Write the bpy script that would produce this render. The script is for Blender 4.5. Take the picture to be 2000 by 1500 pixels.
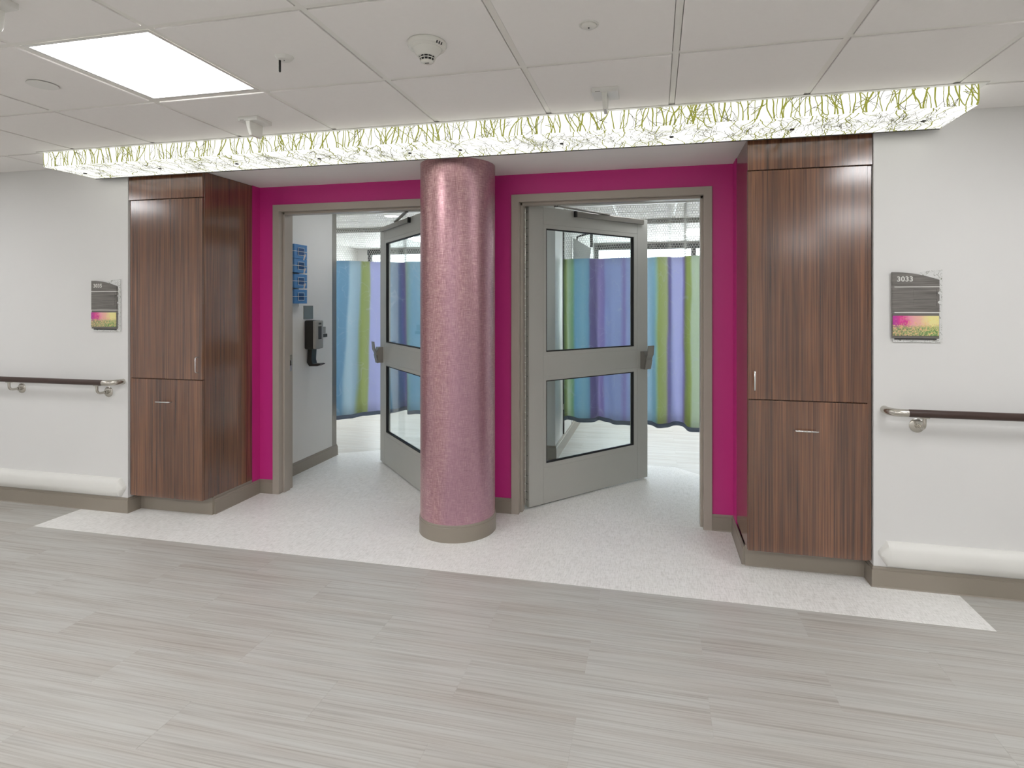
import bpy, bmesh, math, random
from mathutils import Vector, Matrix
for o in list(bpy.data.objects): bpy.data.objects.remove(o, do_unlink=True)
sc = bpy.context.scene
COL = sc.collection
R = math.radians
random.seed(7)

# ------------------------------------------------------------------ camera
EYE = 1.466
cam_d = bpy.data.cameras.new('camera'); cam = bpy.data.objects.new('camera', cam_d); COL.objects.link(cam)
cam.location = (0, 0, EYE); cam.rotation_euler = (R(90), 0, 0.2182)
cam_d.sensor_fit = 'HORIZONTAL'; cam_d.sensor_width = 36; cam_d.lens = 36*1098.2/2000
cam_d.shift_x = (1000-1036.7)/2000; cam_d.shift_y = -(750-592.76)/2000
cam_d.clip_start = .02; cam_d.clip_end = 200
sc.camera = cam
# ------------------------------------------------------------------ world, exposure
w = bpy.data.worlds.new('world'); sc.world = w; w.use_nodes = True
bg = w.node_tree.nodes['Background']; bg.inputs[0].default_value = (.93, .97, 1, 1); bg.inputs[1].default_value = 5.0
sc.view_settings.view_transform = 'Standard'; sc.view_settings.look = 'None'
sc.view_settings.gamma = 1; sc.view_settings.use_curve_mapping = False
sc.view_settings.exposure = 0.36
TROFFER = 12.0      # strength of the ceiling troffers
ROOMLIGHT = 15.0    # strength of the downlight and the added fill panels in the rooms
LIGHTBAR = 1.02    # strength of the backlit branch panel

# ------------------------------------------------------------------ colours and materials
def lin(c):
    return tuple((v/255/12.92 if v/255 <= .04045 else ((v/255+.055)/1.055)**2.4) for v in c) + (1,)
class N:
    def __init__(s, name):
        s.m = bpy.data.materials.new(name); s.m.use_nodes = True
        s.t = s.m.node_tree; s.n = s.t.nodes; s.p = s.n['Principled BSDF']; s.out = s.n['Material Output']
    def node(s, typ, **k):
        n = s.n.new(typ)
        for a, v in k.items(): setattr(n, a, v)
        return n
    def link(s, a, b): s.t.links.new(a, b)
    def vec(s, scale=(1,1,1), rand=0, coord='Object'):
        tc = s.node('ShaderNodeTexCoord'); src = tc.outputs[coord]
        if rand:
            oi = s.node('ShaderNodeObjectInfo'); mu = s.node('ShaderNodeMath', operation='MULTIPLY'); mu.inputs[1].default_value = rand
            s.link(oi.outputs['Random'], mu.inputs[0])
            ad = s.node('ShaderNodeVectorMath', operation='ADD'); s.link(src, ad.inputs[0]); s.link(mu.outputs[0], ad.inputs[1]); src = ad.outputs[0]
        m = s.node('ShaderNodeMapping'); m.inputs['Scale'].default_value = scale; s.link(src, m.inputs['Vector']); return m.outputs[0]
    def noise(s, vec, scale=1, detail=3, rough=.5, dist=0):
        n = s.node('ShaderNodeTexNoise'); n.inputs['Scale'].default_value = scale; n.inputs['Detail'].default_value = detail
        n.inputs['Roughness'].default_value = rough; n.inputs['Distortion'].default_value = dist
        s.link(vec, n.inputs['Vector']); return n.outputs['Fac']
    def ramp(s, fac, stops, interp='LINEAR'):
        r = s.node('ShaderNodeValToRGB'); cr = r.color_ramp; cr.interpolation = interp
        while len(cr.elements) < len(stops): cr.elements.new(.5)
        for e, (p, c) in zip(cr.elements, stops): e.position = p; e.color = c if len(c) == 4 else lin(c)
        s.link(fac, r.inputs[0]); return r.outputs[0]
    def mix(s, fac, a, b, mode='MIX'):
        m = s.node('ShaderNodeMix', data_type='RGBA', blend_type=mode)
        for sock, v in ((m.inputs[0], fac), (m.inputs[6], a), (m.inputs[7], b)):
            if hasattr(v, 'is_output'): s.link(v, sock)
            else: sock.default_value = v
        return m.outputs[2]
    def bump(s, h, strength=.2, dist=.001):
        b = s.node('ShaderNodeBump'); b.inputs['Strength'].default_value = strength; b.inputs['Distance'].default_value = dist
        s.link(h, b.inputs['Height']); s.link(b.outputs[0], s.p.inputs['Normal'])
    def color(s, c):
        if hasattr(c, 'is_output'): s.link(c, s.p.inputs['Base Color'])
        else: s.p.inputs['Base Color'].default_value = c
    def set(s, rough=.5, metal=0, **k):
        s.p.inputs['Roughness'].default_value = rough; s.p.inputs['Metallic'].default_value = metal
        for a, v in k.items(): s.p.inputs[a].default_value = v
        return s.m
def plain(name, c, rough=.5, metal=0, var=.02, scale=9, **k):
    n = N(name); b = lin(c); f = n.noise(n.vec(), scale, 3)
    n.color(n.mix(f, tuple(v*(1-var) for v in b[:3])+(1,), tuple(min(1, v*(1+var)) for v in b[:3])+(1,)))
    return n.set(rough, metal, **k)
def emit(name, c, strength):
    n = N(name); e = n.node('ShaderNodeEmission'); e.inputs[0].default_value = lin(c); e.inputs[1].default_value = strength
    n.link(e.outputs[0], n.out.inputs[0]); return n.m

M = {}
M['wall'] = plain('wall_paint', (226, 225, 223), .55, var=.01, scale=3)
M['white'] = plain('white_plastic', (222, 221, 216), .35)
M['tilec'] = plain('ceiling_tile_white', (238, 235, 232), .85, var=.015, scale=40)
M['tee'] = plain('ceiling_grid_metal', (232, 230, 224), .45)
M['magenta'] = plain('magenta_paint', (200, 48, 134), .38, var=.02, scale=2)
M['base'] = plain('taupe_rubber', (146, 137, 125), .38)
M['frame'] = plain('frame_taupe_paint', (170, 161, 150), .35)
M['leaf'] = plain('door_grey_aluminium', (184, 184, 178), .36, .1)
M['black'] = plain('black_rubber', (18, 18, 18), .5)
M['dark'] = plain('dark_plastic', (36, 31, 27), .3)
M['steel'] = plain('brushed_steel', (196, 192, 184), .24, 1)
M['chrome'] = plain('satin_chrome', (225, 225, 225), .18, 1)
M['alu'] = plain('aluminium', (150, 146, 140), .35, .7)
M['grille'] = plain('dark_grille_metal', (60, 60, 60), .6)
M['seam'] = plain('wood_gap', (30, 20, 16), .6)
M['railbrown'] = plain('brown_rail_vinyl', (64, 46, 40), .35)
M['offwhite'] = plain('offwhite_vinyl', (232, 231, 226), .4)
M['dome'] = plain('translucent_dome', (222, 221, 214), .25)
M['soffit'] = plain('soffit_paint', (240, 239, 236), .6)
M['wallroom'] = plain('room_wall_paint', (226, 224, 220), .5, var=.01)
M['gloveblue'] = plain('glove_box_blue', (74, 130, 186), .45)
M['gloveskin'] = plain('printed_hand', (206, 196, 192), .5)
M['glovedark'] = plain('glove_box_dark', (30, 74, 126), .45)
M['lockergrey'] = plain('stainless_plate', (140, 136, 130), .35, .8)
M['smoke_grey'] = plain('grey_front', (150, 146, 140), .3)
M['rear_fill'] = emit('rear_fill_lens', (252, 253, 255), TROFFER*1.45)  # brighter lens for the unseen panels added as frontal fill
M['troffer'] = emit('troffer_lens', (252, 253, 255), TROFFER)
M['entry_fill'] = emit('entry_fill_lens', (252, 253, 255), 6.5)
M['room_lamp_fill'] = emit('room_lamp_fill_lens', (252, 253, 255), ROOMLIGHT)
M['panel'] = emit('backlit_panel', (255, 255, 250), LIGHTBAR)
M['twig'] = emit('backlit_twig_print', (164, 166, 76), .66)
M['twigthin'] = emit('backlit_twig_print_thin', (122, 120, 88), .42)
# glass
n = N('door_glass'); fr = n.node('ShaderNodeFresnel'); ge = n.node('ShaderNodeNewGeometry'); mi = n.node('ShaderNodeMix'); mi.inputs[2].default_value = 1.45; mi.inputs[3].default_value = 1/1.45; n.link(ge.outputs['Backfacing'], mi.inputs[0]); n.link(mi.outputs[0], fr.inputs[0])
tr = n.node('ShaderNodeBsdfTransparent'); tr.inputs[0].default_value = (.93, .96, .96, 1)
gl = n.node('ShaderNodeBsdfGlossy'); gl.inputs['Roughness'].default_value = .0
mx = n.node('ShaderNodeMixShader'); n.link(fr.outputs[0], mx.inputs[0]); n.link(tr.outputs[0], mx.inputs[1]); n.link(gl.outputs[0], mx.inputs[2]); n.link(mx.outputs[0], n.out.inputs[0])
M['glass'] = n.m
# clear acrylic
n = N('clear_acrylic'); fr = n.node('ShaderNodeFresnel'); ge = n.node('ShaderNodeNewGeometry'); mi = n.node('ShaderNodeMix'); mi.inputs[2].default_value = 1.35; mi.inputs[3].default_value = 1/1.35; n.link(ge.outputs['Backfacing'], mi.inputs[0]); n.link(mi.outputs[0], fr.inputs[0])
tr = n.node('ShaderNodeBsdfTransparent'); tr.inputs[0].default_value = (.95, .95, .94, 1)
gl = n.node('ShaderNodeBsdfGlossy'); gl.inputs['Roughness'].default_value = .05
mx = n.node('ShaderNodeMixShader'); n.link(fr.outputs[0], mx.inputs[0]); n.link(tr.outputs[0], mx.inputs[1]); n.link(gl.outputs[0], mx.inputs[2]); n.link(mx.outputs[0], n.out.inputs[0])
M['acrylic'] = n.m
# walnut laminate, grain runs up
n = N('walnut_laminate')
v = n.vec((48, 48, .55), rand=31)
a = n.noise(v, 1, 4, .62); v2 = n.vec((190, 190, 1.6), rand=31); b = n.noise(v2, 1, 3, .6)
v3 = n.vec((5, 5, .35), rand=31); cc = n.noise(v3, 1, 2, .5, .4)
c1 = n.ramp(a, [(.28, (66, 46, 39)), (.42, (100, 71, 58)), (.54, (146, 100, 72)), (.62, (92, 64, 51)), (.75, (152, 106, 76))])
c2 = n.mix(.42, c1, n.ramp(b, [(.36, (62, 43, 36)), (.5, (116, 80, 60)), (.64, (166, 118, 86))]))
c3 = n.mix(.6, c2, n.ramp(cc, [(.25, (150, 130, 120)), (.75, (255, 246, 238))]), 'MULTIPLY')
n.color(c3); n.bump(b, .04, .0003); M['walnut'] = n.set(.17, 0, IOR=1.85)
# grey streaked vinyl planks (streaks along x)
n = N('streaked_plank')
a = n.noise(n.vec((.8, 15, 1), rand=57), 1, 2, .5); b = n.noise(n.vec((1.1, 52, 1), rand=91), 1, 3, .55); d = n.noise(n.vec((2.2, 150, 1), rand=23), 1, 2, .5)
h_ = n.noise(n.vec((.5, 7, 1), rand=37), 1, 1)
c1 = n.ramp(a, [(.34, (180, 172, 164)), (.46, (208, 206, 200)), (.54, (214, 213, 208)), (.66, (186, 178, 170))])
c2 = n.mix(.55, c1, n.ramp(b, [(.34, (160, 150, 142)), (.44, (200, 195, 188)), (.54, (216, 214, 209)), (.62, (208, 204, 198)), (.68, (172, 163, 155))]))
c3 = n.mix(.38, c2, n.ramp(d, [(.36, (158, 150, 142)), (.5, (212, 209, 204)), (.64, (226, 225, 221))]))
c4 = n.mix(.3, c3, n.ramp(h_, [(.35, (190, 180, 170)), (.5, (214, 214, 210)), (.65, (198, 192, 184))]))
c4 = n.mix(1., c4, (.80, .805, .80, 1), 'MULTIPLY')
n.color(c4); M['plank'] = n.set(.36)
# woven white tile
n = N('woven_white_tile')
a = n.noise(n.vec((26, 230, 1), rand=17), 1, 2, .6); b = n.noise(n.vec((230, 26, 1), rand=11), 1, 1, .6)
ad = n.mix(.5, a, b)
n.color(n.ramp(ad, [(.36, (224, 223, 219)), (.5, (242, 241, 238)), (.62, (250, 249, 247))])); n.bump(ad, .1, .0004)
M['wtile'] = n.set(.42)
# column wallcovering: woven, slightly metallic mauve
n = N('woven_mauve_wallcovering')
a = n.noise(n.vec((420, 420, 26)), 1, 2, .6); b = n.noise(n.vec((26, 26, 520)), 1, 2, .6); g = n.mix(.5, a, b)
h = n.noise(n.vec((3.2, 3.2, .5)), 1, 2)
c1 = n.ramp(g, [(.33, (140, 98, 104)), (.5, (186, 142, 146)), (.68, (236, 204, 200))])
c2 = n.mix(n.ramp(h, [(.4, (0,0,0,1)), (.62, (.55,.55,.55,1))]), c1, lin((178, 140, 162)))
n.color(c2); n.bump(g, .35, .0008); M['mauve'] = n.set(.3, .6)
# grey wood of the signs
n = N('grey_sign_wood'); a = n.noise(n.vec((6, 6, 120)), 1, 3, .6)
n.color(n.ramp(a, [(.3, (96, 92, 88)), (.6, (124, 120, 115)), (.8, (142, 138, 132))])); M['signwood'] = n.set(.5)
# flower print
n = N('flower_print')
tc = n.node('ShaderNodeTexCoord'); sp = n.node('ShaderNodeSeparateXYZ'); n.link(tc.outputs['Generated'], sp.inputs[0])
nz = n.noise(n.vec((22, 22, 22)), 1, 3, .6, .6)
ax = n.node('ShaderNodeMath', operation='MULTIPLY_ADD'); n.link(nz, ax.inputs[0]); ax.inputs[1].default_value = .42; n.link(sp.outputs[0], ax.inputs[2])
base = n.ramp(ax.outputs[0], [(.2, (178, 62, 160)), (.42, (222, 70, 150)), (.52, (238, 150, 180)), (.80, (240, 190, 170)), (1., (240, 230, 160))])
vo = n.node('ShaderNodeTexVoronoi'); vo.inputs['Scale'].default_value = 90; n.link(n.vec(), vo.inputs['Vector'])
spark = n.ramp(vo.outputs['Distance'], [(.18, (1,1,1,1)), (.42, (0,0,0,1))])
midm = n.ramp(sp.outputs[2], [(.2, (.95,.95,.95,1)), (.8, (.3,.3,.3,1)), (1, (0,0,0,1))])
sm = n.mix(1., spark, midm, 'MULTIPLY')
c2 = n.mix(sm, base, lin((244, 214, 104)))
nz2 = n.noise(n.vec((160, 160, 160)), 1, 3, .7)
az = n.node('ShaderNodeMath', operation='MULTIPLY_ADD'); n.link(nz2, az.inputs[0]); az.inputs[1].default_value = -.9; n.link(sp.outputs[2], az.inputs[2])
gm = n.ramp(az.outputs[0], [(0., (.85,.85,.85,1)), (.12, (0,0,0,1))])
gcol = n.ramp(nz2, [(.35, (40, 110, 66)), (.48, (110, 160, 90)), (.56, (226, 214, 150)), (.64, (230, 160, 130))])
n.color(n.mix(gm, c2, gcol)); M['flower'] = n.set(.3)
n = N('grey_branch_print'); a = n.noise(n.vec((38, 38, 38)), 1, 2, .5, 1.2)
n.color(n.ramp(a, [(.47, (226, 226, 224)), (.495, (112, 116, 96)), (.515, (226, 226, 224))])); M['branchprint'] = n.set(.25)

def curtain_mat(name, stops):
    n = N(name); uv = n.node('ShaderNodeUVMap'); uv.uv_map = 'UVMap'
    sp = n.node('ShaderNodeSeparateXYZ'); n.link(uv.outputs[0], sp.inputs[0])
    # wavy edges between the printed bands
    mp = n.node('ShaderNodeMapping'); mp.inputs['Scale'].default_value = (10, 2.2, 1); n.link(uv.outputs[0], mp.inputs[0])
    nz = n.noise(mp.outputs[0], 1, 1, .4)
    ax = n.node('ShaderNodeMath', operation='MULTIPLY_ADD'); n.link(nz, ax.inputs[0]); ax.inputs[1].default_value = .018; n.link(sp.outputs[0], ax.inputs[2])
    sb = n.node('ShaderNodeMath', operation='SUBTRACT'); n.link(ax.outputs[0], sb.inputs[0]); sb.inputs[1].default_value = .009
    col = n.ramp(sb.outputs[0], stops)
    m2 = n.node('ShaderNodeMapping'); m2.inputs['Scale'].default_value = (16, 5, 1); n.link(uv.outputs[0], m2.inputs[0])
    ln = n.noise(m2.outputs[0], 1, 0, .5, 1.2)
    lm = n.ramp(ln, [(.485, (0,0,0,1)), (.5, (.42,.42,.42,1)), (.515, (0,0,0,1))])
    col = n.mix(lm, col, lin((226, 232, 240)))
    n.color(col); n.set(.7)
    tl = n.node('ShaderNodeBsdfTranslucent'); n.link(col, tl.inputs[0]); mx = n.node('ShaderNodeMixShader'); mx.inputs[0].default_value = .58
    n.link(n.p.outputs[0], mx.inputs[1]); n.link(tl.outputs[0], mx.inputs[2]); n.link(mx.outputs[0], n.out.inputs[0]); return n.m

# ------------------------------------------------------------------ object helpers
ORG = {}
def tag(o, label=None, cat=None, group=None, kind=None):
    if label: o['label'] = label
    if cat: o['category'] = cat
    if group: o['group'] = group
    if kind: o['kind'] = kind
    return o
def thing(name, label, cat, loc=(0,0,0), group=None, kind=None):
    o = bpy.data.objects.new(name, None); COL.objects.link(o); o.location = loc; o.empty_display_size = .1
    ORG[o] = Vector(loc); return tag(o, label, cat, group, kind)
def obj(name, bm, mat, parent=None, smooth=False, label=None, cat=None, group=None, kind=None, origin=None):
    """bm is in world coordinates; the object's mesh is stored relative to its origin"""
    if parent is not None: org = ORG[parent]
    else: org = Vector(origin) if origin else Vector((0,0,0))
    bmesh.ops.translate(bm, verts=bm.verts, vec=-org)
    bmesh.ops.recalc_face_normals(bm, faces=bm.faces)
    me = bpy.data.meshes.new(name); bm.to_mesh(me); bm.free()
    if smooth:
        for p in me.polygons: p.use_smooth = True
        if smooth != 'all':
            me.set_sharp_from_angle(angle=R(35))
    me.materials.append(M[mat] if isinstance(mat, str) else mat)
    o = bpy.data.objects.new(name, me); COL.objects.link(o)
    if parent is not None: o.parent = parent
    else: o.location = org
    ORG[o] = org
    return tag(o, label, cat, group, kind)
def B(): return bmesh.new()
def box(bm, x0, x1, y0, y1, z0, z1, bev=0, seg=1):
    r = bmesh.ops.create_cube(bm, size=1); vs = r['verts']
    sx, sy, sz = x1-x0, y1-y0, z1-z0
    for v in vs: v.co = Vector((x0+(v.co.x+.5)*sx, y0+(v.co.y+.5)*sy, z0+(v.co.z+.5)*sz))
    if bev:
        es = list({e for v in vs for e in v.link_edges})
        bmesh.ops.bevel(bm, geom=es, offset=bev, segments=seg, affect='EDGES', profile=.5)
    return bm
def xbox(bm, M4, *a, **k):
    t = bmesh.new(); box(t, *a, **k); t.transform(M4); merge(bm, t); return bm
def merge(bm, t):
    me = bpy.data.meshes.new('t'); t.to_mesh(me); t.free(); bm.from_mesh(me); bpy.data.meshes.remove(me)
def cyl(bm, p0, p1, r, seg=20, r2=None):
    p0, p1 = Vector(p0), Vector(p1); d = p1-p0
    m = Matrix.Translation((p0+p1)/2) @ d.to_track_quat('Z', 'Y').to_matrix().to_4x4()
    bmesh.ops.create_cone(bm, cap_ends=True, segments=seg, radius1=r, radius2=r if r2 is None else r2, depth=d.length, matrix=m); return bm
def tube(bm, pts, r, seg=12, caps=True):
    pts = [Vector(p) for p in pts]; rings = []; up = None
    for i, p in enumerate(pts):
        d = (pts[min(i+1, len(pts)-1)]-pts[max(i-1, 0)]).normalized()
        if up is None:
            up = Vector((0,0,1)) if abs(d.z) < .9 else Vector((1,0,0))
        s = d.cross(up).normalized(); up = s.cross(d).normalized()
        rr = r[i] if isinstance(r, (list, tuple)) else r
        rings.append([bm.verts.new(p+(s*math.cos(2*math.pi*k/seg)+up*math.sin(2*math.pi*k/seg))*rr) for k in range(seg)])
    for a, b in zip(rings, rings[1:]):
        for k in range(seg): bm.faces.new((a[k], a[(k+1)%seg], b[(k+1)%seg], b[k]))
    if caps: bm.faces.new(rings[0]); bm.faces.new(rings[-1])
    return bm
def lathe(bm, prof, c, seg=40):
    """prof: list of (radius, z)"""
    rings = []
    for r, z in prof:
        if r < 1e-6: rings.append([bm.verts.new((c[0], c[1], z))]); continue
        rings.append([bm.verts.new((c[0]+r*math.cos(2*math.pi*k/seg), c[1]+r*math.sin(2*math.pi*k/seg), z)) for k in range(seg)])
    for a, b in zip(rings, rings[1:]):
        for k in range(seg):
            k2 = (k+1) % seg
            if len(a) == 1 and len(b) == 1: continue
            if len(a) == 1: bm.faces.new((a[0], b[k], b[k2]))
            elif len(b) == 1: bm.faces.new((a[k], a[k2], b[0]))
            else: bm.faces.new((a[k], a[k2], b[k2], b[k]))
    return bm
def prism(bm, poly, axis, a0, a1):
    """poly: 2D points in the plane normal to axis ('x': (y,z), 'y': (x,z), 'z': (x,y))"""
    f = {'x': lambda p, a: (a, p[0], p[1]), 'y': lambda p, a: (p[0], a, p[1]), 'z': lambda p, a: (p[0], p[1], a)}[axis]
    A = [bm.verts.new(f(p, a0)) for p in poly]; Bv = [bm.verts.new(f(p, a1)) for p in poly]
    bm.faces.new(A); bm.faces.new(Bv[::-1])
    for i in range(len(poly)):
        j = (i+1) % len(poly); bm.faces.new((A[i], A[j], Bv[j], Bv[i]))
    return bm
def sweep(bm, path, prof, side=1):
    """profile (offset, z) swept along an open 2D path with mitres; offset goes to the right of the path when side=1"""
    P = [Vector(p) for p in path]; nrm = []
    for a, b in zip(P, P[1:]):
        d = (b-a).normalized(); nrm.append(Vector((d.y, -d.x))*side)
    rings = []
    for i, p in enumerate(P):
        if i == 0: m = nrm[0]
        elif i == len(P)-1: m = nrm[-1]
        else:
            m = nrm[i-1]+nrm[i]; m = m/(m.dot(nrm[i]))
        rings.append([bm.verts.new((p.x+m.x*o, p.y+m.y*o, z)) for o, z in prof])
    k = len(prof)
    for a, b in zip(rings, rings[1:]):
        for i in range(k): bm.faces.new((a[i], a[(i+1)%k], b[(i+1)%k], b[i]))
    bm.faces.new(rings[0]); bm.faces.new(rings[-1][::-1]); return bm
def clip(poly, region):
    """Sutherland-Hodgman, region convex and counter-clockwise"""
    out = poly
    for i in range(len(region)):
        a, b = region[i], region[(i+1) % len(region)]
        ins = lambda p: (b[0]-a[0])*(p[1]-a[1])-(b[1]-a[1])*(p[0]-a[0]) >= -1e-9
        inp, out = out, []
        for j in range(len(inp)):
            p, q = inp[j-1], inp[j]
            if ins(p) != ins(q):
                x1, y1, x2, y2 = *p, *q
                d = (b[0]-a[0])*(y2-y1)-(b[1]-a[1])*(x2-x1)
                t = -((b[0]-a[0])*(y1-a[1])-(b[1]-a[1])*(x1-a[0]))/d
                out.append((x1+t*(x2-x1), y1+t*(y2-y1)))
            if ins(q): out.append(q)
        if not out: return []
    return out
def slabpoly(poly, z0, z1, gap=.0006):
    cx = sum(p[0] for p in poly)/len(poly); cy = sum(p[1] for p in poly)/len(poly)
    bm = B(); low = [bm.verts.new((x, y, z0)) for x, y in poly]
    top = []
    for x, y in poly:
        sx = -gap if x > cx else gap; sy = -gap if y > cy else gap
        top.append(bm.verts.new((x+sx, y+sy, z1)))
    mid = [bm.verts.new((x, y, z1-gap)) for x, y in poly]
    k = len(poly); bm.faces.new(top); bm.faces.new(low[::-1])
    for a, b in ((low, mid), (mid, top)):
        for i in range(k): bm.faces.new((a[i], a[(i+1)%k], b[(i+1)%k], b[i]))
    return bm
def at(u, v, z=None, x=None, y=None):
    return None

# ================================================================== SETTING
WY = 3.237      # corridor wall face
AY = 3.81       # alcove (magenta) wall face
CZ = 2.438      # ceiling tile face
XL, XR = -6.63, 4.345
YF = -4.5   # far side of the space behind the viewpoint
LX, RX = -3.0, .489   # alcove sides
CLX, CRX = -3.612, 1.106  # outer sides of the cabinets

def struct(name, bm, mat, label, cat='wall', **k):
    return obj(name, bm, mat, None, label=label, cat=cat, kind='structure', **k)
bm = B(); box(bm, XL, CLX, WY, 3.95, 0, 2.52); struct('wall_left', bm, 'wall', 'light grey painted corridor wall left of the left wood cabinet')
bm = B(); box(bm, CRX, XR, WY, 3.95, 0, 2.52); struct('wall_right', bm, 'wall', 'light grey painted corridor wall right of the right wood cabinet')
# magenta alcove wall
OL = (-2.878, -1.540); OR = (-.982, .358); FZ = 2.224; FI = .055
bm = B()
box(bm, CLX, OL[0]+.01, AY, 3.83, 0, 2.52); box(bm, OL[1]-.01, OR[0]+.01, AY, 3.83, 0, 2.52); box(bm, OR[1]-.01, CRX, AY, 3.83, 0, 2.52)
box(bm, OL[0]+.01, OL[1]-.01, AY, 3.83, FZ-.01, 2.52); box(bm, OR[0]+.01, OR[1]-.01, AY, 3.83, FZ-.01, 2.52)
struct('wall_back', bm, 'magenta', 'magenta painted alcove wall around both door frames')
bm = B(); box(bm, LX-.1, LX, 3.7255, AY, 0, 2.365); struct('wall_alcove_left', bm, 'magenta', 'narrow magenta wall strip behind the left cabinet side')
bm = B(); box(bm, RX-.002, RX+.1, 3.673, AY, 0, 2.365); struct('wall_alcove_right', bm, 'magenta', 'narrow magenta wall strip behind the right cabinet side')
bm = B()
box(bm, CLX, OL[0]+.01, 3.83, 3.95, 0, 2.52); box(bm, OL[1]-.01, OR[0]+.01, 3.83, 3.95, 0, 2.52); box(bm, OR[1]-.01, 2.0, 3.83, 3.95, 0, 2.52)
box(bm, OL[0]+.01, OL[1]-.01, 3.83, 3.95, FZ-.01, 2.52); box(bm, OR[0]+.01, OR[1]-.01, 3.83, 3.95, FZ-.01, 2.52)
struct('wall_core', bm, 'wallroom', 'room side of the wall that holds both doors')
bm = B(); box(bm, XL, XR, YF-.15, YF, 0, 2.52); struct('wall_front', bm, 'wall', 'opposite corridor wall behind the viewpoint')
bm = B(); box(bm, XL-.12, XL, YF-.15, 3.95, 0, 2.52); struct('wall_end_left', bm, 'wall', 'wall closing the far left end of the corridor')
bm = B(); box(bm, XR, XR+.12, YF-.15, 3.95, 0, 2.52); struct('wall_end_right', bm, 'wall', 'wall closing the right end of the corridor')
# soffit over the alcove
bm = B(); box(bm, CLX, CRX, 3.205, AY+.005, 2.365, 2.52, .002); struct('soffit', bm, 'soffit', 'dropped off-white soffit above the alcove and column', 'soffit')
# patient rooms
bm = B(); box(bm, -4.9, -3.017, 3.95, 4.905, 0, 2.52, .003); struct('wall_inner_left', bm, 'wallroom', 'grey-white side wall inside the left doorway, with dispenser')
bm = B(); box(bm, -1.36, -1.16, 3.95, 5.2, 0, 2.52); box(bm, -1.36, -.918, 5.2, 8.8, 0, 2.52); struct('wall_partition', bm, 'wallroom', 'partition wall between the two patient rooms')
bm = B(); box(bm, -5.1, -4.9, 3.95, 8.8, 0, 2.52); struct('wall_room_left', bm, 'wallroom', 'far left wall of the left patient room')
bm = B(); box(bm, 2.0, 2.15, 3.83, 8.8, 0, 2.52); struct('wall_room_right', bm, 'wallroom', 'right wall of the right patient room')
# window wall
bm = B(); box(bm, -5.1, 2.15, 8.62, 8.8, 0, .85)
for a, b in ((-5.1, -4.7), (-1.75, -.9), (1.8, 2.15)): box(bm, a, b, 8.62, 8.8, .85, 2.32)
box(bm, -5.1, 2.15, 8.62, 8.8, 2.32, 2.52)
struct('wall_window', bm, 'wallroom', 'far wall of the patient rooms below and between the windows')
for i, (a, b, ms) in enumerate(((-4.7, -1.75, (-3.7, -2.7)), (-.9, 1.8, (.55, 1.3)))):
    side = 'left' if i == 0 else 'right'
    wn = thing('window_%d' % (i+1), 'bright daylight window above the curtain in the %s patient room' % side, 'window', ((a+b)/2, 8.62, .85), kind='structure')
    bm = B(); box(bm, a, b, 8.58, 8.66, 2.28, 2.36); box(bm, a, a+.05, 8.6, 8.66, .85, 2.3); box(bm, b-.05, b, 8.6, 8.66, .85, 2.3); box(bm, a, b, 8.6, 8.66, .85, .9)
    fr_ = obj('window_frame', bm, 'grille', wn)
    for m_ in ms: bm = B(); box(bm, m_-.035, m_+.035, 8.6, 8.66, .9, 2.28); obj('mullion', bm, 'grille', wn)
    xs = [a+.05]+[v for m_ in ms for v in (m_-.035, m_+.035)]+[b-.05]
    for q in range(0, len(xs), 2): bm = B(); box(bm, xs[q], xs[q+1], 8.628, 8.634, .9, 2.28); obj('glass_pane', bm, 'glass', wn)
bm = B(); box(bm, -4.9, 2.0, 6.63, 8.62, 2.382, 2.52); box(bm, -4.9, 2.0, 6.63, 8.62, 2.52, 2.56)
struct('soffit_rooms', bm, 'soffit', 'dropped ceiling band in front of the patient room windows', 'soffit')
bm = B(); box(bm, -4.9, 2.0, 6.618, 6.63, 2.386, CZ-.002)  # thin grey strip stands for the shade on the band's face
struct('shade_strip', bm, 'smoke_grey', 'grey strip painting shade on the face of the dropped ceiling band in the rooms', 'trim')

# ------------------------------------------------------------------ floor: planks and woven tiles as single pieces
fl = thing('floor', 'corridor floor of grey streaked planks and woven white tiles', 'floor', (0, 0, 0), kind='structure')
bm = B(); box(bm, XL, XR, YF-.15, 3.95, -.06, -.004); obj('floor_slab', bm, 'base', fl)
PL, PW = .9306, .2302
Y0 = 2.905-PW*20
def planks(parent, x0, x1, y0, y1, xphase=.192):
    shared = {}
    r0 = int(math.floor((y0-Y0)/PW+1e-6))
    r = r0
    while Y0+r*PW < y1-1e-6:
        ya, yb = max(y0, Y0+r*PW), min(y1, Y0+(r+1)*PW)
        ph = xphase if (20-r) % 2 == 0 else xphase-PL/2
        k = math.floor((x0-ph)/PL)
        while ph+k*PL < x1-1e-6:
            xa, xb = max(x0, ph+k*PL), min(x1, ph+(k+1)*PL)
            if xb-xa > .01 and yb-ya > .01:
                key = (round(xb-xa, 3), round(yb-ya, 3))
                if key not in shared:
                    bmx = slabpoly([(0,0), (xb-xa, 0), (xb-xa, yb-ya), (0, yb-ya)], -.004, 0)
                    me = bpy.data.meshes.new('plank'); bmx.to_mesh(me); bmx.free(); me.materials.append(M['plank']); shared[key] = me
                o = bpy.data.objects.new('plank', shared[key]); COL.objects.link(o); o.parent = parent
                o.location = Vector((xa, ya, 0))-ORG[parent]
            k += 1
        r += 1
planks(fl, -5.75, 3.5, .14, 2.905)
bm = B(); box(bm, XL, XR, YF, .1395, -.004, 0); box(bm, XL, -5.7505, .14, 3.24, -.004, 0); box(bm, 3.5005, XR, .14, 3.24, -.004, 0)
obj('plank_field', bm, 'plank', fl, kind='stuff')
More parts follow.
